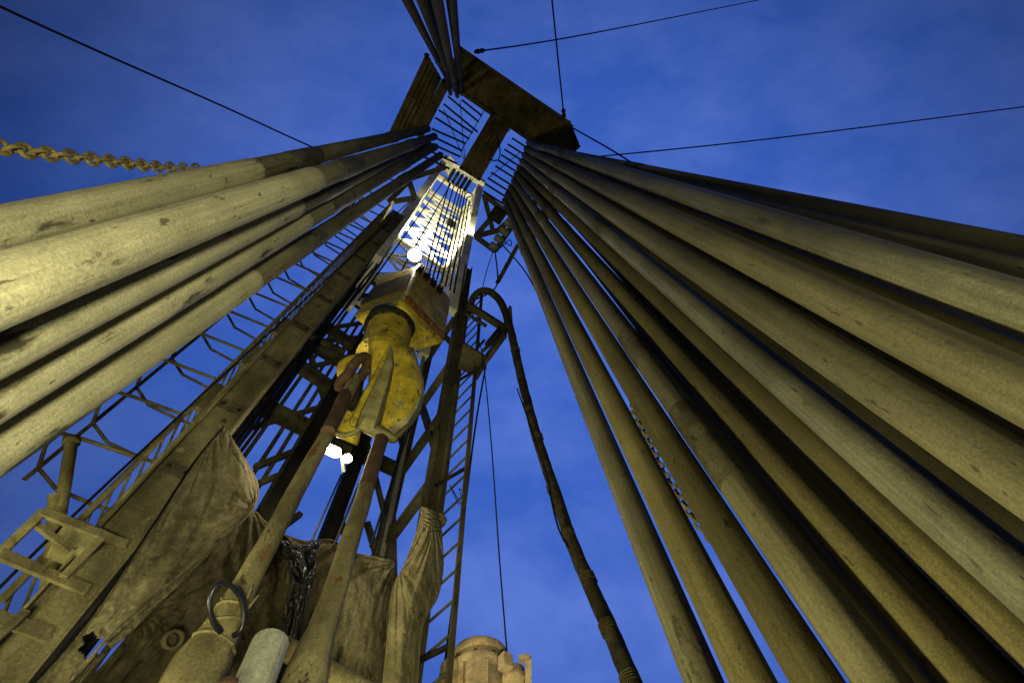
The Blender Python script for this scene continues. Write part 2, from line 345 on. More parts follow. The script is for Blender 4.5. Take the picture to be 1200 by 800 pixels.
for (x0, y0, x1, y1) in ((539, 118, 545, 190), (520, 128, 545, 190), (569, 127, 540, 178), (572, 209, 610, 178), (600, 150, 588, 160)):
    b.tube([H(x0, y0, HB+.05), H(x1, y1, HB+.05)], .008, 5)
b.build('safety_wire', M['wire'], fb)

# ---------------------------------------------------------------- mast
LF0 = H(168, 600, 3.1); LF1 = H(520, 190, 18.8); RF0 = H(503, 600, 4.5); RF1 = H(563, 218, 18.8)
def LF(h): t = (h-3.1)/15.7; return LF0.lerp(LF1, t) if 0 <= t <= 1 else LF0+(LF1-LF0)*t
def RF(h): t = (h-4.5)/14.3; return RF0+(RF1-RF0)*t
def BK(p, d=1.3): return p+VA*d
mast = empty('drilling_mast', BK((LF(-1.6)+RF(-1.6))/2, .6), 'tall open-front drilling mast of grimy steel legs and brightly lit upper truss', 'drilling mast')
MP = lambda b, n, m, bev=0: b.build(n, m, mast, bev)
MP(MB().beam(LF(-1.6), LF(11.6), .25, .16, UA), 'leg', M['legmud'], .012)
MP(MB().ibeam(RF(-1.6), RF(11.4), .17, .16, UA), 'leg', M['mast'])
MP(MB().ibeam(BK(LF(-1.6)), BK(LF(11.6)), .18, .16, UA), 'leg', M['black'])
MP(MB().ibeam(BK(RF(-1.6), 1.45), BK(RF(11.4), 1.3), .15, .16, UA), 'leg', M['mast'])
def bkp(s, h): return BK(LF(h)).lerp(BK(RF(h), 1.4), s)
def frp(s, h): return LF(h).lerp(RF(h), s)
for sgn in (-1, 1): MP(MB().beam(LF(-1.6)+UA*sgn*.133-VA*.03, LF(11.5)+UA*sgn*.133-VA*.03, .016, .20, UA), 'flange', M['legmud'])
for k in range(2, 12):
    h = 1.7+k*.85; MP(MB().beam(LF(h)-VA*.083, LF(h+.12)-VA*.083, .20, .014, UA), 'splice_plate', M['mast'])
    for q_ in (-1, 1):
        p = LF(h+.06)+UA*q_*.07-VA*.09; MP(MB().lathe([(.014, 0), (.018, .002), (.018, .016), (.01, .02)], p, -VA, 8), 'bolt', M['black'])
for k, (o1, o2) in enumerate(((.16, .30), (.20, .42), (.23, .55), (.18, .75), (.10, 1.0))):
    MP(MB().tube(smooth([LF(h)+UA*(o1+.02*math.sin(h*1.3+k))+VA*o2 for h in (0, 2, 3.5, 5, 6.5, 8, 9.5, 11.2)], 4), .014+.003*(k % 3), 7), 'cable', M['wire'])
for h in (3.0, 4.4, 5.8, 7.2, 8.6, 10.0):
    MP(MB().beam(LF(h)+VA*.09, BK(LF(h), 1.2), .07, .06), 'brace', M['mast']); MP(MB().beam(LF(h)+VA*.09, BK(LF(h+1.4), 1.2), .06, .05), 'brace', M['mast'])
for h in (4.2, 5.6, 7.0, 8.4, 9.8):
    MP(MB().beam(bkp(0, h)+VA*.06, bkp(.36, h+1.3)+VA*.06, .07, .05), 'brace', M['mast']); MP(MB().beam(bkp(1, h)+VA*.06, bkp(.66, h+1.3)+VA*.06, .07, .05), 'brace', M['mast'])
# guide rails inside the mast
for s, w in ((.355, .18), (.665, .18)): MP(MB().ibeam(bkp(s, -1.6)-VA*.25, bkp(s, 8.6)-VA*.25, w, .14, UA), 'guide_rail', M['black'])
def ray_plane(px, py, dv=0.):                 # the point of the mast's front plane seen at a pixel, pushed back by dv
    n = (RF(3)-LF(3)).cross(LF(9)-LF(3)).normalized()
    if n[1] < 0: n = -n
    r = ray(px, py); o = Vector((0, 0, CAMZ)); t = ((LF(3)+VA*dv)-o).dot(n)/r.dot(n)
    return o+r*t
def gb(px0, py0, px1, py1, dv=1.3, w=.2, d=.12, m='mast', n='girt', kind='ch'):
    a, c = ray_plane(px0, py0, dv), ray_plane(px1, py1, dv)
    b = MB()
    if kind == 'ch': b.channel(a, c, w, d, VA, .016)
    else: b.beam(a, c, w, d)
    return MP(b, n, M[m])
gb(304, 474, 363, 503, 1.35, .24); gb(363, 503, 430, 536, 1.36, .2); gb(428, 533, 470, 553, 1.36, .2)
gb(366, 403, 402, 424, 1.35, .22); gb(360, 392, 404, 412, 1.0, .07, .07, kind='b')
gb(404, 345, 440, 364, 1.35, .2); 


for (x0, y0, x1, y1, dv) in ((360, 403, 380, 468, 1.4), (372, 372, 412, 412, 1.42), (299, 547, 342, 530, 1.42), (352, 602, 300, 640, 1.42), (434, 548, 412, 520, 1.44),
        (430, 612, 442, 652, 1.42), (426, 395, 376, 400, 1.5)):
    gb(x0, y0, x1, y1, dv, .07, .07, n='brace', kind='b')
for s in (.10, .19, .25, .31): MP(MB().tube([bkp(s, 1.5)+VA*.12, bkp(s, 10.5)+VA*.12], .028, 8), 'conduit', M['mast'])
MP(MB().beam(ray_plane(447, 652, 1.1), ray_plane(497, 415, 1.1), .06, .03, UA), 'rail_strip', M['galv'])
# diagonal between the right legs
for (h0, h1) in ((2.6, 5.6), (5.6, 8.2), (8.2, 10.8)):
    MP(MB().beam(RF(h0)+VA*.1, BK(RF(h1), 1.3), .1, .08), 'brace', M['mast'])
    MP(MB().beam(LF(h0+.3)+VA*.1, BK(LF(h1+.3), 1.2), .1, .08), 'brace', M['mast'])
for h in (7.2, 8.5, 9.8, 11.0):               # upper girts of the lower section's back face
    MP(MB().channel(bkp(0, h)+UA*.1, bkp(1, h)-UA*.1, .22, .12, Z), 'girt', M['mast'])
for h in (5.0, 6.3, 7.6): MP(MB().channel(RF(h)+VA*.09, BK(RF(h), 1.35), .15, .1, Z), 'girt', M['mast'])
for h in (9.4, 10.9):
    MP(MB().channel(LF(h)+VA*.1, BK(LF(h)), .16, .1, Z), 'girt', M['mast']); MP(MB().channel(RF(h)+VA*.1, BK(RF(h)), .16, .1, Z), 'girt', M['mast'])
# upper, lit telescoping section
def UL(h): return LF(h)+UA*.17*(1-(h-9.5)/9.3)+VA*.05
def UR(h): return RF(h)-UA*.15*(1-(h-9.5)/9.3)+VA*.05
UD = 1.12
for f in (UL, UR):
    for dv in (0, UD): MP(MB().beam(f(9.2)+VA*dv, f(18.8)+VA*dv, .2, .15, UA), 'upper_leg', M['white'])
hs = [9.6, 11.0, 12.3, 13.5, 14.6, 15.7, 16.7, 17.7, 18.6]
for i, h in enumerate(hs[:-1]):
    m_ = (h+hs[i+1])/2
    for f in (UL, UR):
        for k in (0, 1): MP(MB().beam(f(h if k else m_)+UA*(.04-.05*k), f(m_ if k else hs[i+1])+VA*UD*.5+UA*(.04-.05*k), .05, .04, Z), 'upper_brace', M['white'])
    for f, g_ in ((UL, UR), (UR, UL)):
        MP(MB().beam(f(h)+VA*(UD+.02+(.05 if f is UL else .0)), g_(hs[i+1])+VA*(UD+.02+(.05 if f is UL else .0)), .075, .045, Z), 'upper_brace', M['white'])
for i, h in enumerate(hs):
    MP(MB().channel(UL(h)+VA*UD, UR(h)+VA*UD, .13, .08, Z), 'upper_girt', M['white'])
    for f in (UL, UR): MP(MB().beam(f(h), f(h)+VA*UD, .12, .09, Z), 'upper_girt', M['white'])
    if i < len(hs)-1:
        h1 = hs[i+1]; mid = (h+h1)/2
        for f in (UL, UR):
            MP(MB().beam(f(h)+UA*.004, f(h1)+VA*UD+UA*.004, .095, .05, Z), 'upper_brace', M['white'])
            MP(MB().beam(f(h)+VA*UD-UA*.055, f(h1)-UA*.055, .095, .05, Z), 'upper_brace', M['white'])
        c_ = (UL(h1)+UR(h1))/2+VA*UD
        MP(MB().beam(UL(h)+VA*(UD+.07), c_+VA*.07, .095, .05, Z), 'upper_brace', M['white']); MP(MB().beam(UR(h)+VA*(UD+.13), c_+VA*.13, .095, .05, Z), 'upper_brace', M['white'])
# crown block
cr = empty('crown_block', (LF(18.9)+RF(18.9))/2+VA*.5, 'crown block beams and sheaves at the very top of the lit mast', 'crown block')
for dv, k in ((-.1, 0), (.5, 0), (1.15, 0)):
    b = MB(); b.ibeam(UL(18.95)+VA*dv-UA*.1, UR(18.95)+VA*dv+UA*.1, .26, .2, Z); b.build('crown_beam', M['white'], cr)
for e in (UL, UR):
    b = MB(); b.ibeam(e(19.2)-VA*.2, e(19.2)+VA*1.3, .24, .16, Z); b.build('crown_beam', M['white'], cr)
for k in range(5):
    p = UL(18.95).lerp(UR(18.95), .3+.11*k)+VA*.2
    b = MB(); b.lathe([(.08, -.05), (.30, -.05), (.32, -.03), (.26, 0), (.32, .03), (.30, .05), (.08, .05)], p, UA, 24); b.build('sheave', M['black'], cr)
b = MB(); p = H(521, 188, 18.9); b.beam(p, p+UA*.5+VA*.15, .5, .03, VA); b.build('gusset', M['white'], cr)

# ---------------------------------------------------------------- travelling block and hook
hb = 5.5
E_, F_, D_ = H(471, 353, hb), H(413, 371, hb), H(520, 403, hb); G_ = F_+D_-E_
cb = (E_+F_+D_+G_)/4
blk = empty('travelling_block', cb, 'chipped yellow travelling block with red lettering hanging inside the mast', 'travelling block')
ins = lambda p, k, z: cb+(p-cb)*k+Z*z
b = MB()
lv = [(.9, -.03), (1., .05), (1., 1.0), (.985, 1.5), (.88, 1.72)]
rings = [[ins(p, k, z) for p in (E_, F_, G_, D_)] for k, z in lv]
for i in range(len(rings)-1):
    b.add(rings[i]+rings[i+1], [[j, (j+1) % 4, (j+1) % 4+4, j+4] for j in range(4)])
b.add(rings[0], [[0, 1, 2, 3]]); b.add(rings[-1], [[3, 2, 1, 0]])
housing = b.build('housing', M['yellow'], blk, .03, fixn=True)
# worn metal side cover on the upper part of the left face
lft = (E_+F_)/2; nl = (lft-cb); nl[2] = 0; nl.normalize()
ef = (F_-E_).normalized(); nl = (nl-ef*nl.dot(ef)).normalized()
b = MB(); p = lft+nl*.012+Z*.75; w_ = (F_-E_).length*.96
b.hexa([p+ef*w_*i/2+Z*j for i, j in ((-1, -.33), (1, -.42), (.9, .3), (-.9, .38))], [p+nl*.012+ef*w_*i/2+Z*j for i, j in ((-1, -.33), (1, -.42), (.9, .3), (-.9, .38))])
b.build('cover_plate', M['mast'], blk, .006, fixn=True)
for k in range(4):
    p = cb+(D_-E_)*(-.28+.19*k)+Z*1.46
    b = MB(); b.lathe([(.05, -.04), (.32, -.04), (.34, -.025), (.29, 0), (.34, .025), (.32, .04), (.05, .04)], p, (D_-E_), 24); b.build('sheave', M['black'], blk)
# lettering on the right face
rt = (E_+D_)/2; ed = (D_-E_).normalized(); nr = ed.cross(Z).normalized()
if nr.dot(rt-cb) < 0: nr = -nr
cu = bpy.data.curves.new('lettering_curve', 'FONT'); cu.body = 'SJPETRO'; cu.size = .135; cu.extrude = .002; cu.align_x = 'CENTER'; cu.shear = .0
to = bpy.data.objects.new('tmp_lettering', cu); C.objects.link(to)
bpy.context.view_layer.update()
tm = bpy.data.meshes.new_from_object(to.evaluated_get(bpy.context.evaluated_depsgraph_get())); bpy.data.objects.remove(to)
mw = Matrix((ed if nr.dot(ed.cross(Z)) > 0 else -ed, Z, nr)).transposed().to_4x4()
tm.transform(Matrix.Translation(rt-cb+nr*.012+Z*.125+ed*.05) @ mw)
lt = bpy.data.objects.new('lettering', tm); C.objects.link(lt); tm.materials.clear(); tm.materials.append(M['red']); lt.parent = blk
b = MB(); w_ = (D_-E_).length
for z in (.10, .265): b.beam(rt+nr*.006+Z*z-ed*w_*.40, rt+nr*.006+Z*z+ed*w_*.46, .012, .006, Z)
pc = rt+nr*.006+Z*.19-ed*(w_*.40)
b.tube([pc+ed*.05*math.cos(a*math.pi/8)+Z*.07*math.sin(a*math.pi/8) for a in range(16)], .007, 6, closed=True)
b.build('emblem', M['red'], blk)

# ---- hook below the block
nk0 = H(456, 390, 5.42); nk1 = H(446, 424, 4.85)
hook = empty('drilling_hook', nk0, 'big yellow drilling hook with worn grey ribs under the travelling block', 'hook')
ax = (nk1-nk0).normalized()
b = MB(); b.lathe([(.22, -.16), (.295, -.16), (.295, -.05), (.24, -.03)], nk0, ax, 36); b.build('swivel_ring', M['black'], hook)
b = MB(); b.lathe([(.25, -.05), (.25, .12), (.245, .3), (.26, .42), (.27, .5)], nk0, ax, 36); b.build('neck', M['yellow'], hook)
def loft(secs, n=28):                        # secs: (px, py, d, half width px across, thickness m, side vector in pixels)
    b = MB(); rings = []
    for px, py, d, wl, wr, th, ang in secs:
        ca, sa = math.cos(math.radians(ang)), math.sin(math.radians(ang)); c = D(px, py, d)
        sx = (RW @ Vector((ca, -sa, 0))); fx = (c-Vector((0, 0, CAMZ))).normalized(); ring = []
        for k in range(n):
            a = 2*math.pi*k/n; cx, sy = math.cos(a), math.sin(a)
            cx = math.copysign(abs(cx)**.8, cx); sy = math.copysign(abs(sy)**.8, sy)
            w = (wr if cx > 0 else wl)*d/F
            ring.append(c+sx*cx*w+fx*sy*th)
        rings.append(ring)
    vs = [v for r in rings for v in r]; n_ = n
    fs = [[i*n_+k, i*n_+(k+1) % n_, (i+1)*n_+(k+1) % n_, (i+1)*n_+k] for i in range(len(rings)-1) for k in range(n_)]
    b.add(vs, fs, True); b.add(rings[0], [list(range(n_))]); b.add(rings[-1], [list(range(n_))[::-1]])
    return b
b = loft([(459, 398, 5.05, 29, 28, .24, 20), (461, 416, 4.95, 31, 31, .26, 18), (463, 436, 4.85, 32, 35, .29, 14), (462, 455, 4.75, 31, 36, .30, 12), (457, 472, 4.65, 30, 35, .29, 12), (450, 490, 4.58, 33, 31, .26, 16), (444, 503, 4.52, 29, 27, .20, 20), (439, 511, 4.5, 17, 15, .12, 22)])
b.build('hook_body', M['yellow'], hook, fixn=True)
# raised rib down the front of the hook
def ribbon(pts, m, name, w0, hh):
    b = MB(); rr = []
    for (px, py, d, w, g_) in pts:
        c = D(px, py, d); fx = (c-Vector((0, 0, CAMZ))).normalized(); sx = RW @ Vector((.93, -.36, 0)); ww = w*d/F
        rr.append([c+sx*-ww+fx*.12, c+sx*-ww*.75-fx*g_, c+sx*ww*.35-fx*g_, c+sx*ww+fx*.12])
    for i in range(len(rr)-1): b.add(rr[i]+rr[i+1], [[j, j+1, j+5, j+4] for j in range(3)])
    b.add(rr[0], [[0, 1, 2, 3]]); b.add(rr[-1], [[3, 2, 1, 0]])
    return b.build(name, m, hook, .012, fixn=True)
ribbon([(459, 404, 4.80, 3, .02), (457, 425, 4.66, 9, .12), (450, 447, 4.54, 14, .20), (442, 468, 4.44, 17, .25), (435, 488, 4.36, 19, .25), (431, 502, 4.33, 18, .15)], M['worn'], 'rib', 0, 0)
ribbon([(457, 403, 4.78, 2.5, .02), (449, 425, 4.60, 4, .10), (438, 447, 4.44, 5, .17), (427, 468, 4.31, 6, .22), (418, 488, 4.23, 6, .22), (414, 500, 4.25, 6, .14)], M['yellow'], 'rib_edge', 0, 0)
b = loft([(424, 488, 4.34, 8, 12, .05, 16), (432, 497, 4.30, 21, 26, .10, 16), (440, 506, 4.28, 24, 28, .12, 16), (446, 513, 4.30, 20, 20, .09, 16), (449, 517, 4.34, 9, 9, .04, 16)], 20); b.build('hook_toe', M['worn'], hook, fixn=True)
ribbon([(489, 440, 4.72, 3, .02), (493, 458, 4.62, 5, .05), (487, 476, 4.52, 8, .07), (474, 494, 4.44, 10, .08), (458, 508, 4.36, 10, .06)], M['worn'], 'rib', 0, 0)
# left ear and latch lobe
b = loft([(424, 456, 4.72, 4, 8, .06, 28), (419, 466, 4.66, 12, 12, .11, 28), (410, 482, 4.58, 17, 18, .14, 28), (403, 498, 4.52, 20, 22, .15, 28), (402, 508, 4.5, 17, 21, .13, 26), (404, 516, 4.48, 10, 16, .08, 22)])
b.build('latch', M['yellow'], hook, fixn=True)
b = loft([(424, 446, 4.52, 2, 3, .03, 30), (419, 458, 4.46, 6, 6, .06, 30), (414, 470, 4.42, 7, 7, .06, 30), (409, 481, 4.41, 3, 4, .03, 30)], 16); b.build('throat_shade', M['black'], hook, fixn=True)  # solid black piece added to stand in for shade in the hook opening
b = MB(); b.tube(smooth([D(388, 502, 4.4), D(398, 510, 4.33), D(412, 508, 4.31), D(424, 500, 4.34)]), .022, 8); b.tube(smooth([D(386, 494, 4.45), D(393, 497, 4.36), D(404, 493, 4.33)]), .014, 8); b.build('latch_band', M['worn'], hook)
b = MB()
for i in range(2): b.tube(smooth([D(413-i*5+6, 418+i*3, 4.95), D(405-i*4, 423+i*3, 4.86), D(402-i*3, 434+i*3, 4.8), D(405-i*2, 442+i*2, 4.82)]), .035, 10)
b.build('ear', M['yellow'], hook)

for k in range(10):
    a = k*.628; e_ = ax.orthogonal().normalized(); p = nk0+ax*-.05+(e_*math.cos(a)+ax.cross(e_)*math.sin(a))*.25
    b = MB(); b.lathe([(.018, -.01), (.024, 0), (.024, .03), (.014, .036)], p, ax, 8); b.build('bolt', M['black'], hook)
# elevator links
def bar(name, pts, m, label, cat, group, extra=None, n=16):
    p = smooth([D(x, y, d) for x, y, d, w in pts], 5); ws = [w*d/F/2 for x, y, d, w in pts]; rs = []
    for i in range(len(ws)-1):
        for j in range(5): rs.append(ws[i]+(ws[i+1]-ws[i])*j/5)
    rs.append(ws[-1])
    e = empty(name, p[-1], label, cat, group)
    MB().tube(p, rs, n, wob=.06).build('shank', m, e); return e
l1 = bar('elevator_link', [(417, 443, 4.55, 15), (404, 468, 4.2, 15), (388, 500, 3.75, 16), (352, 565, 3.1, 20), (318, 630, 2.62, 24), (285, 690, 2.3, 30), (262, 735, 2.1, 44), (235, 782, 1.95, 66), (215, 830, 1.8, 80), (190, 900, 1.62, 90)], M['link'],
         'left elevator link, muddy steel bar with a wrapped bulging lower end and rusty eye', 'elevator link', 'elevator links under the hook')
b = MB(); b.tube(smooth([D(398, 455, 4.45), D(399, 447, 4.42), D(408, 438, 4.45), D(418, 423, 4.58), D(428, 418, 4.7), D(430, 428, 4.7), D(424, 440, 4.58), D(412, 456, 4.42), D(400, 470, 4.25)]), .046, 12); b.build('link_eye', M['rust'], l1)
b = MB(); b.tube(smooth([D(404, 462, 4.2), D(394, 486, 3.86), D(384, 506, 3.6)]), .052, 12); b.build('rust_band', M['rust'], l1)
l2 = bar('elevator_link', [(448, 512, 4.25, 15), (437, 545, 3.85, 17), (424, 590, 3.4, 20), (408, 640, 3.0, 23), (393, 690, 2.65, 27), (378, 735, 2.4, 33), (364, 775, 2.2, 44), (350, 825, 2.0, 62), (330, 900, 1.75, 90)], M['link'],
         'right elevator link, straight bar rusty at the top and muddy towards its flared foot', 'elevator link', 'elevator links under the hook')
b = MB(); b.tube([D(449, 508, 4.27), D(437, 545, 3.845), D(429, 572, 3.57)], [.056, .0565, .058], 14); b.build('rust_band', M['rust'], l2)
# rag tied round the left link
b = MB(); rp_ = smooth([D(276, 706, 2.13), D(262, 735, 2.03), D(248, 760, 1.96), D(228, 795, 1.84), D(214, 832, 1.74)], 10); n_ = len(rp_)
b.tube(rp_, [.052+.062*(k/n_) for k in range(n_)], 40, wob=.11)
for k in (0, 1, 3):
    c = rp_[4+k*5]; t = (rp_[5+k*5]-rp_[3+k*5]).normalized(); e = (t.orthogonal().normalized()+t*.35*math.sin(k*2)).normalized(); g_ = t.cross(e); r_ = .056+.064*(4+k*5)/n_
    b.tube([c+(e*math.cos(q*.524)+g_*math.sin(q*.524))*r_*(1+.06*math.sin(q*2.3+k)) for q in range(12)], .007, 7, closed=True)
for k in range(6):
    a = rp_[2]+Vector((.05*math.cos(k), .02, .03*math.sin(k*2))); b.tube([a, a+Vector((.03*math.cos(k*1.3), -.02, .05+.02*math.sin(k)))], [.008, .004], 5)
tag(b.build('wrapped_rag', M['link']), 'muddy rag and cord tied round the lower left elevator link', 'rag')
b = MB(); pts = []
for k in range(22):
    a = math.radians(-238+k*15.2); pts.append(D(266+20*math.cos(a)+4*math.sin(a), 714+31*math.sin(a), 1.95+.05*math.cos(a)))
b.tube(pts, .0105, 12); tag(b.build('hose_loop', M['gloss']), 'shiny black rubber loop hanging on the wrapped link', 'hose loop')

# drilling lines between block and crown
DLB = [(498, 318, 527, 214), (503, 321, 532, 217), (507.5, 324, 537, 220), (512, 327, 540, 222), (517, 331, 542.5, 224), (522, 335, 545, 227), (527, 339, 547.5, 231), (532, 343, 550, 235)]
pos8 = ['leftmost of the drilling lines rising from the block'] + [f'{ORD[i]} drilling line from the left above the block' for i in range(1, 7)] + ['rightmost of the drilling lines rising from the block']
for (x0, y0, x1, y1), lb in zip(DLB, pos8):
    b = MB(); b.tube([H(x0, y0, 6.7), H(x1, y1, 18.9)], [.0135, .024], 8); tag(b.build('drilling_line', M['wire']), 'taut greased wire, ' + lb, 'wire rope', 'drilling lines strung between block and crown')
for (x0, y0, h0, x1, y1, lb) in ((420, 352, 6.5, 523, 208, 'slanting wire line passing left of the upper flood lamp'), (462, 332, 7.2, 528, 216, 'slanting wire line crossing just behind the upper flood lamp')):
    b = MB(); b.tube([H(x0, y0, h0), H(x1, y1, 18.7)], [.013, .02], 8); tag(b.build('wire_line', M['wire']), 'dark '+lb, 'wire rope')
for (x0, y0, h0, x1, y1, h1, r, lb) in ((365, 634, 3., 400, 556, 5., .010, 'thin dark line hanging between the two black guide beams'), (391, 640, 3.3, 446, 505, 6.2, .012, 'dark line running up beside the right elevator link'), (434, 640, 3.5, 487, 480, 7, .012, 'dark line running up left of the bright-edged rear leg')):
    b = MB(); b.tube([H(x0, y0, h0), H(x1, y1, h1)], r, 7); tag(b.build('wire_line', M['wire']), lb, 'wire rope')

# ---------------------------------------------------------------- flood lamps on the mast
def lamp(px, py, d, w, hgt, label, energy, tilt=0, rad=.08, arm=None):
    p = D(px, py, d); fx = (Vector((0, 0, CAMZ))-p).normalized(); sd = (RW @ Vector((math.cos(tilt), -math.sin(tilt), 0))); sd = (sd-fx*sd.dot(fx)).normalized(); u2 = fx.cross(sd)
    e = empty('flood_lamp', p, label, 'lamp', 'lit flood lamps on the mast')
    q = lambda i, j, k: p+sd*i*w/2+u2*j*hgt/2+fx*k
    b = MB(); c = ((-1, -1), (1, -1), (1, 1), (-1, 1))
    b.hexa([q(i*.6, j*.6, -.10) for i, j in c], [q(i*.78, j*.78, 0) for i, j in c]); b.build('housing', M['case'], e, .006, fixn=True)
    b = MB(); e2 = max(w-hgt, 0)/2; r_ = hgt/2; ring = lambda k, sc_: [p+sd*(math.copysign(e2, math.cos(a))+r_*sc_*math.cos(a))+u2*r_*sc_*math.sin(a)+fx*k for a in [math.pi*(t+.5)/14 for t in range(28)]]
    R3 = [ring(.004, 1.), ring(.02, .95), ring(.035, .7), ring(.042, .3)]
    b.add([v for r in R3 for v in r], [[i*28+k, i*28+(k+1) % 28, (i+1)*28+(k+1) % 28, (i+1)*28+k] for i in range(3) for k in range(28)], True); b.add(R3[-1], [list(range(28))]); b.build('lens', M['lamp'], e, fixn=True)
    if arm: b = MB(); b.beam(p-fx*.05+sd*arm[2], D(arm[0], arm[1], d+.1), .035, .03); b.build('bracket', M['case'], e)
    l = bpy.data.lights.new('lamp_light', 'POINT'); l.energy = energy; l.color = (1, .90, .66); l.shadow_soft_size = rad
    o = bpy.data.objects.new('lamp_light', l); C.objects.link(o); o.location = p+fx*.14; o.parent = e; o.matrix_parent_inverse = Matrix.Translation(-p)
    return e
lamp(486, 299, 7.4, .19, .18, 'bright flood lamp glaring just above the travelling block', 3)
lamp(385, 526, 4.9, .25, .10, 'long bright lamp tube beside the hook, left of the small round one', 40, math.radians(24), .06, (403, 552, .14))
lamp(407, 537, 4.9, .085, .085, 'small round lit lamp beside the long lamp tube under the hook', 12, 0, .04)
# lamp inside the upper section, facing up the truss
def flood(p, aim, label, energy, col, spot=150, blend=.5):
    p = Vector(p); a = (Vector(aim)-p).normalized(); s_ = a.orthogonal().normalized(); t_ = a.cross(s_)
    e = empty('flood_light', p, label, 'lamp')
    c = ((-1, -1), (1, -1), (1, 1), (-1, 1)); q = lambda i, j, k: p+s_*i*.12+t_*j*.09+a*k
    b = MB(); b.hexa([q(i*.8, j*.8, -.12) for i, j in c], [q(i, j, -.02) for i, j in c]); b.build('housing', M['case'], e, .006, fixn=True)
    b = MB(); b.hexa([q(i*.9, j*.9, -.017) for i, j in c], [q(i*.88, j*.88, -.004) for i, j in c]); b.build('lens', M['lamp'], e, fixn=True)
    l = bpy.data.lights.new('flood_beam', 'SPOT'); l.energy = energy; l.color = col; l.spot_size = math.radians(spot); l.spot_blend = blend; l.shadow_soft_size = .09
    o = bpy.data.objects.new('flood_beam', l); C.objects.link(o); o.location = p+a*.06
    o.rotation_mode = 'QUATERNION'; o.rotation_quaternion = Vector((0, 0, -1)).rotation_difference(a)
    o.parent = e; o.matrix_parent_inverse = Matrix.Translation(-p)
    return e
pm = (UL(13.2)+UR(13.2))/2-VA*.12+UA*.2
flood(pm, (UL(17)+UR(17))/2+VA*.5, 'flood lamp on a girt shining up the inside of the upper mast truss', 1500, (1, .94, .62), 160)
FL_COL = (1., .97, .52)
flood(Vector((.15, -.35, 1.15)), Vector((-1.4, .55, 2.2)), 'flood lamp on the floor below the camera aimed at the left pipe rack', 640, (1., .98, .66), 125)
flood(Vector((-1.15, 1.25, .42)), Vector((.9, 1.0, 1.5)), 'flood lamp at the left mast foot aimed at the right pipe rack', 780, FL_COL, 150, 1.)
flood(Vector((-3.3, 1.15, 1.3)), Vector((-1.1, 2.3, 5.2)), 'flood lamp on the left rail aimed up at the mast and hook', 340, FL_COL, 80, .8)
flood(Vector((1.3, -1.3, .7)), Vector((1.9, .6, 3.)), 'flood lamp behind the right rack aimed at its back row', 110, FL_COL, 120, .8)

flood(Vector((-2.9, .7, .6)), Vector((-2.6, 2.2, 3.0)), 'flood lamp outside the left rail aimed at the caged ladder foot', 260, FL_COL, 110)

# ---------------------------------------------------------------- rotary hose
hp = [(756, 840, 2.75), (742, 803, 2.95), (716, 740, 3.4), (690, 682, 3.9), (668, 630, 4.4), (650, 575, 5.0), (630, 515, 5.7), (614, 455, 6.5), (604, 412, 7.1), (598, 385, 7.5), (588, 356, 7.9), (576, 343, 8.1), (564, 341, 8.2), (554, 350, 8.2), (550, 366, 8.1)]
hs_ = empty('rotary_hose', D(*hp[0]), 'thick muddy rubber hose curving over at the top and hanging right of the mast', 'hose')
b = MB(); b.tube(smooth([D(*p) for p in hp], 8), [.057]*(8*(len(hp)-1)+1), 16, wob=.12); b.build('hose', M['rubber'], hs_)
for i in range(7):
    px, py, d = hp[i+1] if i < 6 else hp[8]
    px += random.uniform(-1, 1); a = D(px, py, d); a2 = D(hp[i+2][0], hp[i+2][1], hp[i+2][2]) if i < 6 else D(*hp[9]); t = (a2-a).normalized()
    b = MB()
    for k in range(4):
        e = t.orthogonal().normalized(); g_ = t.cross(e)
        b.tube([a+t*(k*.022)+(e*math.cos(q*.785)+g_*math.sin(q*.785))*(.058+.004*random.random()) for q in range(8)], .007, 6, closed=True)
    b.build('rope_lashing', M['canvas_dark'], hs_)
cpts = [D(614-8, 455, 6.4), D(639, 550, 5.0), D(646, 585, 4.6), D(655, 620, 4.3), D(668, 642, 4.15)]
b = MB(); b.tube(smooth(cpts), .008, 6); b.build('tie_cord', M['wire'], hs_)

# ---------------------------------------------------------------- ladders
ld = empty('mast_ladder', RF(-1.6)-VA*.5, 'plain steel ladder up the right side of the mast beside the hose', 'ladder')
def rail(h): return RF(h)-VA*.42+UA*.20
b = MB(); b.beam(rail(-.5), rail(9.6), .05, .03); b.build('rail', M['mast'], ld)
b = MB(); b.beam(rail(-.5)+VA*.42-UA*.06, rail(9.6)+VA*.42-UA*.06, .05, .03); b.build('rail', M['mast'], ld)
h = 0.
while h < 9.5:
    b = MB(); b.tube([rail(h), rail(h)+VA*.42-UA*.06], .014, 8); b.build('rung', M['mast'], ld); h += .3
for h in (2.9, 4.9, 6.9):
    b = MB(); b.beam(rail(h), RF(h)+VA*.05, .04, .03); b.build('stand_off', M['black'], ld)

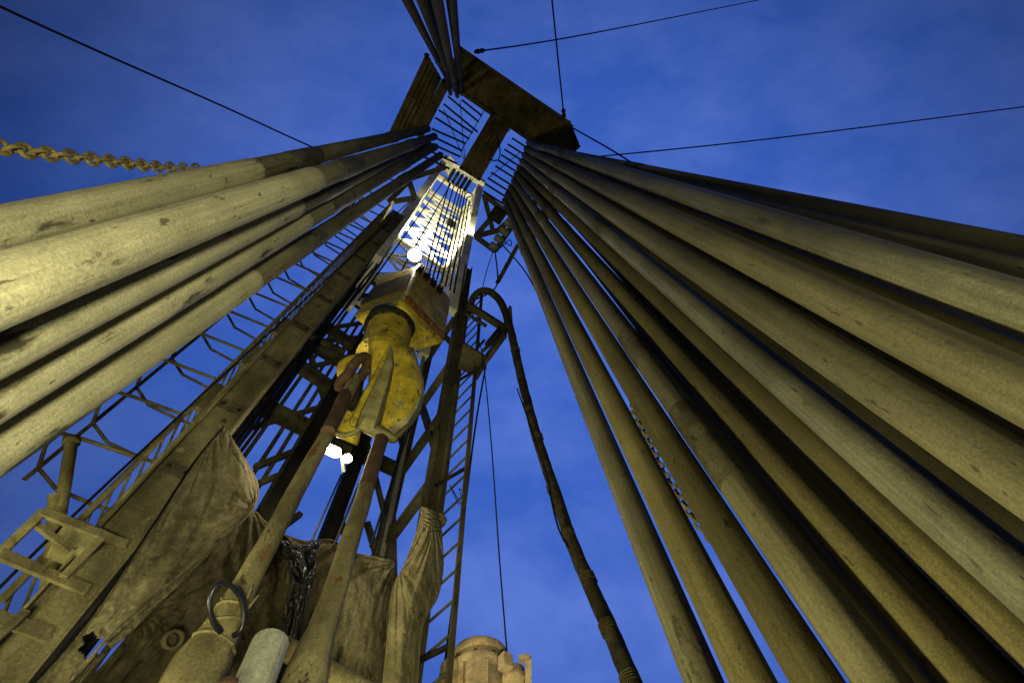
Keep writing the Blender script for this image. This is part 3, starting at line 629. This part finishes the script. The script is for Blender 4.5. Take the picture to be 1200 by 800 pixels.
hc = 4.0
hoop = [(165, 537), (96, 514), (70, 507), (54, 520), (45, 548), (65, 572), (107, 590), (137, 600)]
hoop0 = [H(x, y, hc) for x, y in hoop]
lean = (LF(9)-LF(4))/5.0
cl = empty('caged_ladder', hoop0[0]-lean*(hc+CAMZ), 'steel ladder with safety cage hoops along the left mast leg', 'ladder')
def lp(i, h): return hoop0[i]+lean*(h-hc)
for i in (0, 7):
    b = MB(); b.beam(lp(i, 2.6), lp(i, 14.4), .05, .035, UA); b.build('rail', M['ladder'], cl)
h = 2.7
while h < 14.3:
    b = MB(); b.tube([lp(0, h), lp(7, h)], .013, 8); b.build('rung', M['ladder'], cl); h += .24
k = 0; h = 4.0
while h < 14.3:
    b = MB()
    P = [lp(i, h) for i in range(8)]
    for i in range(7): b.beam(P[i], P[i+1], .05, .018, Z) if False else b.tube([P[i], P[i+1]], .018, 8)
    for i in range(1, 7): b.lathe([(.005, -.019), (.019, -.008), (.019, .008), (.005, .019)], P[i], Z, 8)
    b.build('cage_hoop', M['ladder'], cl); h += .66
b = MB(); b.beam(lp(4, 3.85), lp(4, 14.2), .035, .018); b.build('cage_strap', M['ladder'], cl)
b = MB(); b.beam(lp(2, 4.0), lp(2, 14.2), .03, .014); b.build('cage_strap', M['ladder'], cl)

# steps bolted to the foot of the left leg
st = empty('step_frame', D(60, 660, 3.0), 'short muddy frame of flat steps bolted beside the left mast foot', 'steps')
def flat(n, x0, y0, d0, x1, y1, d1, w=.05, t=.03, m='ladder'):
    b = MB(); b.beam(D(x0, y0, d0), D(x1, y1, d1), w, t); return b.build(n, M[m], st, .004)
flat('rail', -4, 652, 2.75, 52, 598, 3.0); flat('rail', 74, 676, 2.85, 119, 630, 3.1, .045)
flat('step', 48, 599, 2.98, 148, 638, 3.2, .055); flat('step', -2, 648, 2.72, 102, 691, 2.98, .06); flat('step', -20, 717, 2.45, 56, 744, 2.7, .065)
flat('brace', 40, 612, 3.1, 82, 645, 3.2, .04); flat('rail', -30, 770, 2.2, 30, 716, 2.5, .04)
# posts and flange by the ladder
ps = empty('vent_post', D(60, 720, 3.4), 'pale vertical pipe post with a flange beside the ladder cage', 'post')
b = MB(); b.tube([D(84, 518, 4.0), D(70, 603, 3.65)], [.042, .042], 18); b.build('post', M['link'], ps)
b = MB(); b.lathe([(.043, -.03), (.058, -.03), (.058, .02), (.043, .02)], D(84, 516, 4.0), (D(84, 516, 4.0)-D(70, 603, 3.65)), 18); b.build('flange', M['ladder'], ps)
b = MB(); b.tube([D(66, 580, 3.72), D(64, 640, 3.55), D(56, 700, 3.3)], .05, 16); b.build('sleeve', M['ladder'], ps)
b = MB(); c = D(76, 650, 3.25); b.hexa([c+UA*i*.10+VA*j*.1 for i, j in ((-1, -1), (1, -1), (1, 1), (-1, 1))], [c+UA*i*.12+VA*j*.12+Z*.18 for i, j in ((-1, -1), (1, -1), (1, 1), (-1, 1))]); tag(b.build('gear_housing', M['worn'], bevel=.02), 'small yellowish box behind the flat steps', 'housing')
# gussets poking out along the left leg
for i, (px, py) in enumerate(((120, 600+20), (235, 480), (275, 452), (327, 398))):
    pass
lug = []
for (hh, s) in ((4.2, .2), (5.0, .17), (5.75, .15)):
    p = LF(hh)-UA*.16; b = MB(); b.beam(p, p+lean.normalized()*0+Z*.45, s, .06, UA); b.build('lug', M['legmud'], mast, .01)
b = MB(); b.tube([LF(2.9)-UA*.17-VA*.02, LF(5.6)-UA*.17-VA*.02], .022, 8); b.build('conduit', M['worn'], mast)

# ---------------------------------------------------------------- stabbing platform on the right of the mast
sp = empty('stabbing_platform', H(560, 420, 7.0), 'small steel work platform with railing on the right side of the mast', 'platform')
pp = [H(543, 402, 7.), H(571, 419, 7.), H(558, 441, 7.), H(537, 432, 7.)]
b = MB(); b.hexa(pp, [p+Z*.06 for p in pp]); b.build('deck', M['mast'], sp)
b = MB(); q = [H(571, 419, 7.02), H(592, 390, 7.02)]; b.beam(q[0], q[1], .22, .06, Z); b.beam(H(558, 441, 7.02), H(571, 419, 7.02), .2, .05, Z); b.build('toe_board', M['mast'], sp)
b = MB(); b.channel(H(549, 358, 7.6), H(592, 385, 7.6), .12, .10, Z); b.build('beam', M['mast'], sp)
b = MB(); b.beam(H(546, 367, 7.5), H(570, 382, 7.5), .05, .05); b.beam(H(565, 412, 7.06), H(592, 386, 7.5), .05, .04); b.build('beam', M['mast'], sp)
b = MB(); r4 = [H(568, 402, 7.3), H(570, 409, 7.1), H(588, 388, 7.1), H(586, 380, 7.4)]; b.hexa(r4, [p+Vector((0, .03, .03)) for p in r4]); b.build('mesh_panel', M['black'], sp)
for (x0, y0, x1, y1) in ((591, 372, 598, 359), (592, 379, 599, 368), (593, 386, 600, 378), (598, 359, 600, 386), (591, 370, 594, 390), (560, 407, 568, 398)):
    b = MB(); b.tube([H(x0, y0, 7.6), H(x1, y1, 7.6)], .022, 8); b.build('railing_bar', M['mast'], sp)

# ---------------------------------------------------------------- guy wires, ropes
WG = 'guy wires against the sky'
def wire(pts, r, label, name='guy_wire', group=WG, m='wire'):
    b = MB(); p = smooth(pts, 6) if len(pts) > 2 else pts; b.tube(p, r, 8); return tag(b.build(name, M[m]), label, 'wire rope', group)
wire([D(-60, -22, 4.2), D(0, 8, 4.6), D(130, 67, 5.6), D(262, 125, 7.0), D(372, 175, 8.6), D(470, 215, 10.5)], .013, 'thick black cable sloping down to the left pipe rack above the chain')
wire([H(556, 61, HB+.1), H(700, 38, 14), H(905, -3, 24)], .014, 'thin guy wire from the walkway corner rising right across the top sky')
wire([H(661, 138, HB+.1), H(653, 60, 10.2), H(646, -8, 9.8)], .014, 'thin wire running straight up from the walkway above its outer end')
wire([H(676, 186, HB), H(900, 163, 11), H(1210, 124, 12)], .013, 'thin guy wire running level to the right above the pipe rack')
wire([H(671, 150, HB), H(720, 178, 9), H(775, 214, 7.6)], .014, 'short wire slanting from the walkway end down behind the pipes')
wire([H(560, 395, 8), H(566, 420, 6.5), H(575, 510, 4.8), H(585, 650, 3.6), H(594, 762, 2.9)], .007, 'thin wire dropping to the beige swivel', 'hanging_wire', None)
wire([H(570, 425, 7.2), H(557, 500, 5.9), H(538, 650, 4.4), H(521, 780, 3.3)], .013, 'dark wire hanging just right of the mast ladder', 'hanging_wire', None)
wire([H(588, 286, 9.9), H(618, 322, 8.8), H(650, 385, 7.4)], .013, 'dark cable passing behind the first right pipe from the board bracket', 'hanging_wire', None)
wire([H(580, 294, 9.9), H(583, 331, 8.9), H(570, 345, 8.6), H(553, 352, 8.5)], .014, 'cable looping from the board bracket back to the mast leg', 'hanging_wire', None)
wire([H(578, 294, 9.9), H(566, 335, 8.6), H(560, 400, 7.2)], .008, 'thin wire from the bracket tip down past the platform', 'hanging_wire', None)
wire([H(590, 283, 9.9), H(599, 288, 9.9), H(597, 281, 9.8), H(587, 290, 9.8), H(580, 294, 9.8)], .010, 'small coil of cable hanging under the board bracket', 'cable_coil', None)
wire([D(-40, 728, 3.0), D(75, 614, 3.5), D(250, 450, 4.8), D(335, 372, 6.2), D(480, 236, 10)], .010, 'thin dark rope running diagonally across the ladder cage', 'hanging_wire', None)
for nm, p, q in (('guy_wire.001', H(557, 61, HB+.1), H(568, 59, 10.9)), ('guy_wire.002', H(661, 138, HB+.1), H(660, 127, HB+.06)), ('guy_wire.003', H(678, 186, HB), H(688, 185, HB+.02))):
    o = bpy.data.objects[nm]; b = MB(); b.tube([p, p.lerp(q, .3), p.lerp(q, .5), p.lerp(q, .7), q], [.03, .045, .028, .045, .02], 10); b.build('turnbuckle', M['wire'], o)
b = MB()
for a_, c_ in (((527, 568), (540, 590)), ((540, 590), (547, 578)), ((547, 578), (538, 572)), ((538, 572), (545, 597)), ((527, 568), (538, 592))): b.tube([H(*a_, 4.6), H(*c_, 4.55)], .005, 5)
tag(b.build('tangled_wire', M['wire']), 'scrap of tangled wire caught on the right mast ladder', 'wire')

# ---------------------------------------------------------------- chains
def chain(pts, link, rr, label):
    p = smooth(pts, 24); o = empty('chain', p[0], label, 'chain')
    seg = [0]
    for i in range(1, len(p)): seg.append(seg[-1]+(p[i]-p[i-1]).length)
    n = int(seg[-1]/(link*.70))
    for k in range(n):
        s = (k+.5)/n*seg[-1]; i = max(j for j in range(len(seg)) if seg[j] <= s); i = min(i, len(p)-2)
        c = p[i].lerp(p[i+1], (s-seg[i])/max(seg[i+1]-seg[i], 1e-6)); t = (p[i+1]-p[i]).normalized()
        e = t.cross(Vector((.2, .5, .8))).normalized(); g_ = t.cross(e); w = (e if k % 2 else g_)*math.cos(.35)+(g_ if k % 2 else -e)*math.sin(.35)
        loop = []
        for a in range(14):
            an = 2*math.pi*a/14; x = math.cos(an); y = math.sin(an)
            loop.append(c+t*(math.copysign(abs(x)**.75, x)*(link/2-rr))+w*(math.copysign(abs(y)**.8, y)*link*.30))
        b = MB(); b.tube(loop, rr, 8, closed=True); b.build('link', M['chain'], o)
    return o
chain([D(-50, 162, 1.75), D(0, 172, 1.9), D(60, 181, 2.15), D(130, 189, 2.5), D(190, 196, 2.9), D(240, 198, 3.3)], .088, .0088, 'muddy chain stretched above the left pipe rack against the sky')
chain([D(740, 475, 3.9), D(775, 548, 3.35), D(800, 588, 3.1), D(822, 618, 2.95), D(850, 650, 2.9)], .066, .0098, 'short chain dangling behind the second and third right pipes')

# ---------------------------------------------------------------- canvas wind walls
def patch(name, rows, nu, nv, m, label, amp=.03, fold=5., seed=0, holes=(), group=None, ties=()):
    def cr(P, t):
        n = len(P)-1; x = min(max(t*n, 0), n-1e-6); i = int(x); f_ = x-i
        p0, p1, p2, p3 = P[max(i-1, 0)], P[i], P[i+1], P[min(i+2, n)]
        return .5*((2*p1)+(p2-p0)*f_+(2*p0-5*p1+4*p2-p3)*f_*f_+(3*p1-p0-3*p2+p3)*f_**3)
    vs = []; px = []
    for j in range(nv+1):
        rowp = [cr([r[i] for r in rows], j/nv) for i in range(len(rows[0]))]
        for i in range(nu+1):
            p = cr(rowp, i/nu); r = (p-Vector((0, 0, CAMZ))).normalized()
            s = Vector((i/nu*fold, j/nv*fold*.35, seed)); k = noise.noise(s)+.5*noise.noise(s*2.3)+.28*noise.noise(s*5.1)
            dgl = noise.noise(Vector(((i/nu-j/nv*.6)*fold*2.2, (i/nu+j/nv)*1.2, seed+5)))
            p = p+r*amp*(k+.6*dgl)+UA*.3*amp*noise.noise(s*3+Vector((9, 2, 1)))
            
            s2 = p*7+Vector((seed, 0, 0)); p0 = p
            p = p+r*(.022*abs(noise.noise(s2))+.016*abs(noise.noise(s2*2.3))+.006*noise.noise(s2*6.1))
            for tu, tv, ta in ties:
                du, dv_ = i/nu-tu, (j/nv-tv)*1.4; di = math.hypot(du, dv_); an = math.atan2(dv_, du)
                k2 = noise.noise(Vector((an*3.2, di*.8, seed+tu*7)))+.6*noise.noise(Vector((an*8.1, di*.8, seed+3)))
                p = p+r*ta*k2*min(di*5, 1)*math.exp(-di*2.2)
            vs.append(p)
    keep = []
    for j in range(nv):
        for i in range(nu):
            a = j*(nu+1)+i; c = (vs[a]+vs[a+nu+2])/2; q = proj(c); ok = True
            for hx, hy, rx, ry in holes:
                an = math.atan2(q[1]-hy, q[0]-hx); w = 1+.22*math.sin(3*an+1)+.15*math.sin(7*an)
                if ((q[0]-hx)/rx)**2+((q[1]-hy)/ry)**2 < w*w: ok = False
            if ok: keep.append([a, a+1, a+nu+2, a+nu+1])
    b = MB(); b.add(vs, keep, True)
    o = b.build(name, m, None, loc=vs[0], solid=.005)
    for ed_ in ([j*(nu+1)+nu for j in range(nv+1)], list(range(nu+1))):
        hb_ = MB(); hb_.tube([vs[q] for q in ed_], .008, 7); hb_.build('hem', m, o)
    return tag(o, label, 'tarpaulin', group)
def fp(px, py, dv=-.18): return ray_plane(px, py, dv)
TG = 'canvas wind walls hung on the mast'
patch('canvas_tarp', [[fp(258, 497), fp(264, 503), fp(270, 512), fp(278, 524)],
    [fp(228, 541), fp(252, 545, -.2), fp(282, 552, -.3), fp(301, 566)],
    [fp(184, 608), fp(215, 620, -.24), fp(258, 618, -.28), fp(296, 596, -.3)],
    [fp(132, 685), fp(168, 690, -.26), fp(212, 680, -.32), fp(256, 636, -.35)],
    [fp(84, 748), fp(122, 750, -.26), fp(165, 728, -.32), fp(205, 678, -.35)],
    [fp(32, 808), fp(70, 810, -.26), fp(108, 782, -.32), fp(142, 732, -.35)],
    [fp(-30, 888), fp(10, 890, -.26), fp(48, 860, -.3), fp(80, 800, -.35)]], 120, 170, M['canvas'],
    'big dirty grey-brown canvas sheet with a torn round hole along the left mast leg', .03, 4., 1., [(110, 756, 17, 13)], TG, ((0, 0, .10), (1, .32, .06)))
patch('canvas_tarp', [[fp(214, 668, .1), fp(262, 612, .1), fp(294, 597, .05), fp(318, 618, .1), fp(345, 633, .1)],
    [fp(180, 700, .1), fp(235, 672, .05), fp(285, 655, 0), fp(320, 660, .1), fp(342, 665, .12)],
    [fp(156, 738, .1), fp(200, 735, .0), fp(250, 722, -.05), fp(300, 720, .05), fp(335, 720, .12)],
    [fp(100, 800, .1), fp(140, 800, 0), fp(200, 800, -.05), fp(270, 800, 0), fp(320, 800, .1)],
    [fp(40, 880, .1), fp(85, 880, 0), fp(150, 880, 0), fp(230, 880, 0), fp(290, 880, .1)]], 110, 110, M['canvas_dark'],
    'dark oily canvas bunched behind the left elevator link', .07, 5., 3., [(197, 752, 8, 5)], TG, ((.5, 0, .12), (0, .4, .1), (1, .1, .1)))
patch('canvas_tarp', [[fp(328, 624, .2), fp(357, 634, .2), fp(387, 632, .18), fp(402, 642, .2)],
    [fp(318, 660, .2), fp(350, 668, .14), fp(380, 670, .2), fp(398, 675, .2)],
    [fp(300, 730, .2), fp(340, 735, .15), fp(372, 735, .2), fp(392, 740, .2)],
    [fp(280, 830, .2), fp(320, 830, .15), fp(360, 830, .2), fp(385, 830, .2)]], 40, 50, M['canvas_dark'],
    'brown hanging cloth between the two elevator links', .05, 3., 6., (), TG, ((0, 0, .12), (1, 0, .12)))
patch('canvas_tarp', [[fp(399, 642, .15), fp(416, 648, .15), fp(438, 652, .15), fp(462, 657, .12)],
    [fp(394, 668, .15), fp(415, 672, .1), fp(438, 676, .1), fp(460, 682, .1)],
    [fp(384, 720, .15), fp(408, 725, .08), fp(434, 730, .05), fp(455, 735, .1)],
    [fp(366, 780, .15), fp(395, 785, .1), fp(425, 790, .05), fp(450, 795, .1)],
    [fp(350, 850, .15), fp(385, 850, .1), fp(420, 850, .1), fp(445, 850, .1)]], 90, 110, M['canvas'],
    'tan creased canvas panel right of the second elevator link', .03, 3., 9., (), TG, ((1, .05, .16), (0, 0, .08)))
patch('canvas_tarp', [[fp(494, 594), fp(504, 597, -.28), fp(516, 604)], [fp(488, 622), fp(505, 626, -.3), fp(518, 636)], [fp(472, 664), fp(497, 660, -.3), fp(519, 664)],
    [fp(461, 686), fp(487, 690, -.32), fp(513, 698)], [fp(456, 730), fp(476, 732, -.3), fp(497, 728)], [fp(451, 775), fp(470, 778, -.3), fp(491, 772)], [fp(445, 830), fp(465, 830, -.3), fp(488, 830)]], 80, 140, M['canvas_pale'],
    'pale canvas strip lashed round the foot of the right mast leg', .025, 2., 12., (), TG, ((.5, 0, .12), (0, .35, .1)))
b = MB(); b.tube(smooth([fp(262, 500, -.2), fp(228, 541, -.2), fp(184, 608, -.2), fp(132, 686, -.2), fp(84, 750, -.2), fp(20, 820, -.2)]), .009, 7)
tag(b.build('edge_rope', M['wire']), 'dark rope lacing the big torn canvas to the left mast leg', 'rope')
b = MB()
for k in range(5):
    b.tube(smooth([fp(493, 598+k*3, -.1), fp(502, 600+k*5, -.42), fp(517, 606+k*4, -.2)]), .007, 6)
q = fp(515, 610, -.15); b.lathe([(.02, -.05), (.07, -.03), (.08, .02), (.05, .07), (.01, .08)], q, Z, 12)
tag(b.build('rope_knot', M['canvas_pale']), 'rope lashing and knot at the top of the pale canvas strip', 'rope')
patch('plastic_sheet', [[fp(326, 628, .02), fp(348, 640, .0), fp(374, 632, .02)], [fp(336, 650, .0), fp(352, 655, -.03), fp(371, 650, .0)], [fp(342, 680, .0), fp(354, 684, -.03), fp(366, 678, .0)],
    [fp(334, 715, .02), fp(346, 718, -.02), fp(358, 712, .02)], [fp(326, 760, .05), fp(336, 764, .0), fp(348, 758, .05)]], 40, 90, M['plastic'], 'crumpled shiny black plastic strip hanging in front of the brown cloth', .06, 6., 21., (), None, ((.5, .1, .25), (.5, .5, .15)))
# small pipe end showing through the dark canvas
e = MB(); a = D(202, 749, 2.9); ax_ = (Vector((0, 0, CAMZ))-a).normalized()+Vector((.2, 0, 0))
e.lathe([(.03, -.1), (.05, -.1), (.052, .06), (.045, .065), (.034, .06), (.030, -.05)], a, ax_, 20); tag(e.build('pipe_stub', M['canvas_dark']), 'short open pipe end poking out of the dark canvas', 'pipe end')

# ---------------------------------------------------------------- things at the bottom edge
b = MB(); a0, a1 = D(317, 753, 1.75), D(288, 826, 1.52); axx = (a1-a0).normalized()
b.lathe([(.045, .004), (.060, 0), (.061, .003), (.061, .4)], a0, axx, 18, flat=True); tag(b.build('steel_sleeve', M['galv']), 'grey faceted metal sleeve upright between the two links', 'sleeve')
b = MB(); b.tube([D(330, 757, 2.3), D(432, 812, 2.5)], .048, 14); tag(b.build('cross_pipe', M['link']), 'muddy horizontal pipe behind the feet of the links', 'pipe')
b = MB(); b.lathe([(.0, 0), (.03, .008), (.035, .03), (.03, .1)], D(271, 796, 1.55), -Z, 14); tag(b.build('bolt_head', M['rust']), 'small rusty knob left of the grey sleeve', 'knob')

# swivel in the rathole
sw = empty('swivel', D(562, 800, 4.4), 'rusty beige swivel head with side outlet at the bottom of the picture', 'swivel')
c0 = D(562, 812, 4.4); sc = 4.4/F
b = MB(); b.lathe([(38*sc, -.5), (38*sc, .08), (36*sc, .12), (39*sc, .135), (39*sc, .19), (36*sc, .21), (33*sc, .275)], c0, Z, 26); b.build('body', M['beige'], sw)
b = MB(); b.lathe([(33*sc, .275), (35*sc, .285), (35*sc, .335), (33*sc, .36), (26*sc, .40), (17*sc, .43), (4*sc, .44)], c0, Z, 26); b.build('cap', M['beige'], sw)
b = MB(); p = c0+UA*-.31+Z*.02; b.hexa([p+UA*i*.09+VA*j*.1-Z*.5 for i, j in ((-1, -1), (1, -1), (1, 1), (-1, 1))], [p+UA*i*.06+VA*j*.08+Z*.16 for i, j in ((-1, -1), (1, -1), (1, 1), (-1, 1))]); b.build('ear', M['beige'], sw, .03)
b = MB(); p = D(603, 797, 4.2); b.lathe([(.09, -.3), (.09, -.03), (.105, -.02), (.105, .03), (.088, .04), (.088, .09), (.05, .11)], p, Z, 22); b.build('outlet', M['beige'], sw)
for k in range(9):
    a = k*math.pi/4.5; q = Vector((math.cos(a), math.sin(a), 0)); p = c0+q*(38*sc+.012)
    b = MB(); b.beam(p-Z*.45, p+Z*.10, .03, .05, q); b.build('rib', M['beige'], sw)
b = MB(); p = D(592, 771, 4.15); b.hexa([p+UA*i*.05+VA*j*.05-Z*.09 for i, j in ((-1, -1), (1, -1), (1, 1), (-1, 1))], [p+UA*i*.045+VA*j*.045+Z*.03 for i, j in ((-1, -1), (1, -1), (1, 1), (-1, 1))]); b.build('lug', M['beige'], sw, .01)
b = MB(); b.beam(D(619, 770, 4.1), D(619, 815, 4.1), .035, .05); b.beam(D(608, 772, 4.1), D(621, 770, 4.1), .04, .05); b.build('bracket', M['beige'], sw)
for k in range(10):
    a = k*math.pi/5+.2; p = c0+Vector((math.cos(a), math.sin(a), 0))*38*sc+Z*.19
    b = MB(); b.lathe([(.016, 0), (.022, .004), (.022, .03), (.012, .036)], p-Vector((math.cos(a), math.sin(a), 0))*.03, Z, 8); b.build('bolt', M['rust'], sw)

# ---------------------------------------------------------------- sky and sun
w = bpy.data.worlds.new('World'); scene.world = w; w.use_nodes = True; nt = w.node_tree; N = nt.nodes; L = nt.links
bg = N['Background']; sky = N.new('ShaderNodeTexSky'); sky.sky_type = 'NISHITA'; sky.sun_disc = False
SEL, SROT = math.radians(1.0), math.radians(150); sky.sun_elevation = SEL; sky.sun_rotation = SROT
tc = N.new('ShaderNodeTexCoord'); n1 = N.new('ShaderNodeTexNoise'); n1.inputs['Scale'].default_value = 3.6; n1.inputs['Detail'].default_value = 8; n1.inputs['Roughness'].default_value = .6
mp = N.new('ShaderNodeMapping'); mp.inputs['Scale'].default_value = (1, 1.6, 1.2); L.new(tc.outputs['Generated'], mp.inputs[0]); L.new(mp.outputs[0], n1.inputs['Vector'])
rp = N.new('ShaderNodeValToRGB'); rp.color_ramp.elements[0].position = .38; rp.color_ramp.elements[1].position = .72
rp.color_ramp.elements[0].color = (.028, .096, .47, 1); rp.color_ramp.elements[1].color = (.088, .168, .60, 1); L.new(n1.outputs['Fac'], rp.inputs[0])
mx = N.new('ShaderNodeMix'); mx.data_type = 'RGBA'; mx.inputs[0].default_value = .04
L.new(rp.outputs[0], mx.inputs[6]); L.new(sky.outputs[0], mx.inputs[7])
glow_dir = ray(640, 480).normalized()
dt = N.new('ShaderNodeVectorMath'); dt.operation = 'DOT_PRODUCT'; dt.inputs[1].default_value = tuple(glow_dir); L.new(tc.outputs['Generated'], dt.inputs[0])
mr = N.new('ShaderNodeMapRange'); mr.interpolation_type = 'SMOOTHSTEP'; mr.inputs[1].default_value = .40; mr.inputs[2].default_value = .98; mr.inputs[3].default_value = .16; mr.inputs[4].default_value = 1.13; L.new(dt.outputs['Value'], mr.inputs[0])
mu = N.new('ShaderNodeMix'); mu.data_type = 'RGBA'; mu.blend_type = 'MULTIPLY'; mu.inputs[0].default_value = 1.; L.new(mx.outputs[2], mu.inputs[6]); L.new(mr.outputs[0], mu.inputs[7])
L.new(mu.outputs[2], bg.inputs[0]); bg.inputs[1].default_value = 1.0
sl = bpy.data.lights.new('sun', 'SUN'); sl.energy = .02; sl.angle = math.radians(10); sl.color = (1, .85, .7)
so = bpy.data.objects.new('sun', sl); C.objects.link(so); so.rotation_euler = (math.radians(89), 0, math.radians(180)-SROT)

# ---------------------------------------------------------------- camera
cd = bpy.data.cameras.new('camera'); cd.sensor_width = 36; cd.sensor_fit = 'HORIZONTAL'; cd.lens = 36*F/1200; cd.clip_start = .05; cd.clip_end = 8000
co = bpy.data.objects.new('camera', cd); C.objects.link(co); co.matrix_world = Matrix.Translation((0, 0, CAMZ)) @ RW.to_4x4()
scene.camera = co
scene.view_settings.view_transform = 'Standard'; scene.view_settings.look = 'None'; scene.view_settings.exposure = 0; scene.view_settings.gamma = 1
scene.cycles.max_bounces = 6; scene.cycles.use_denoising = True
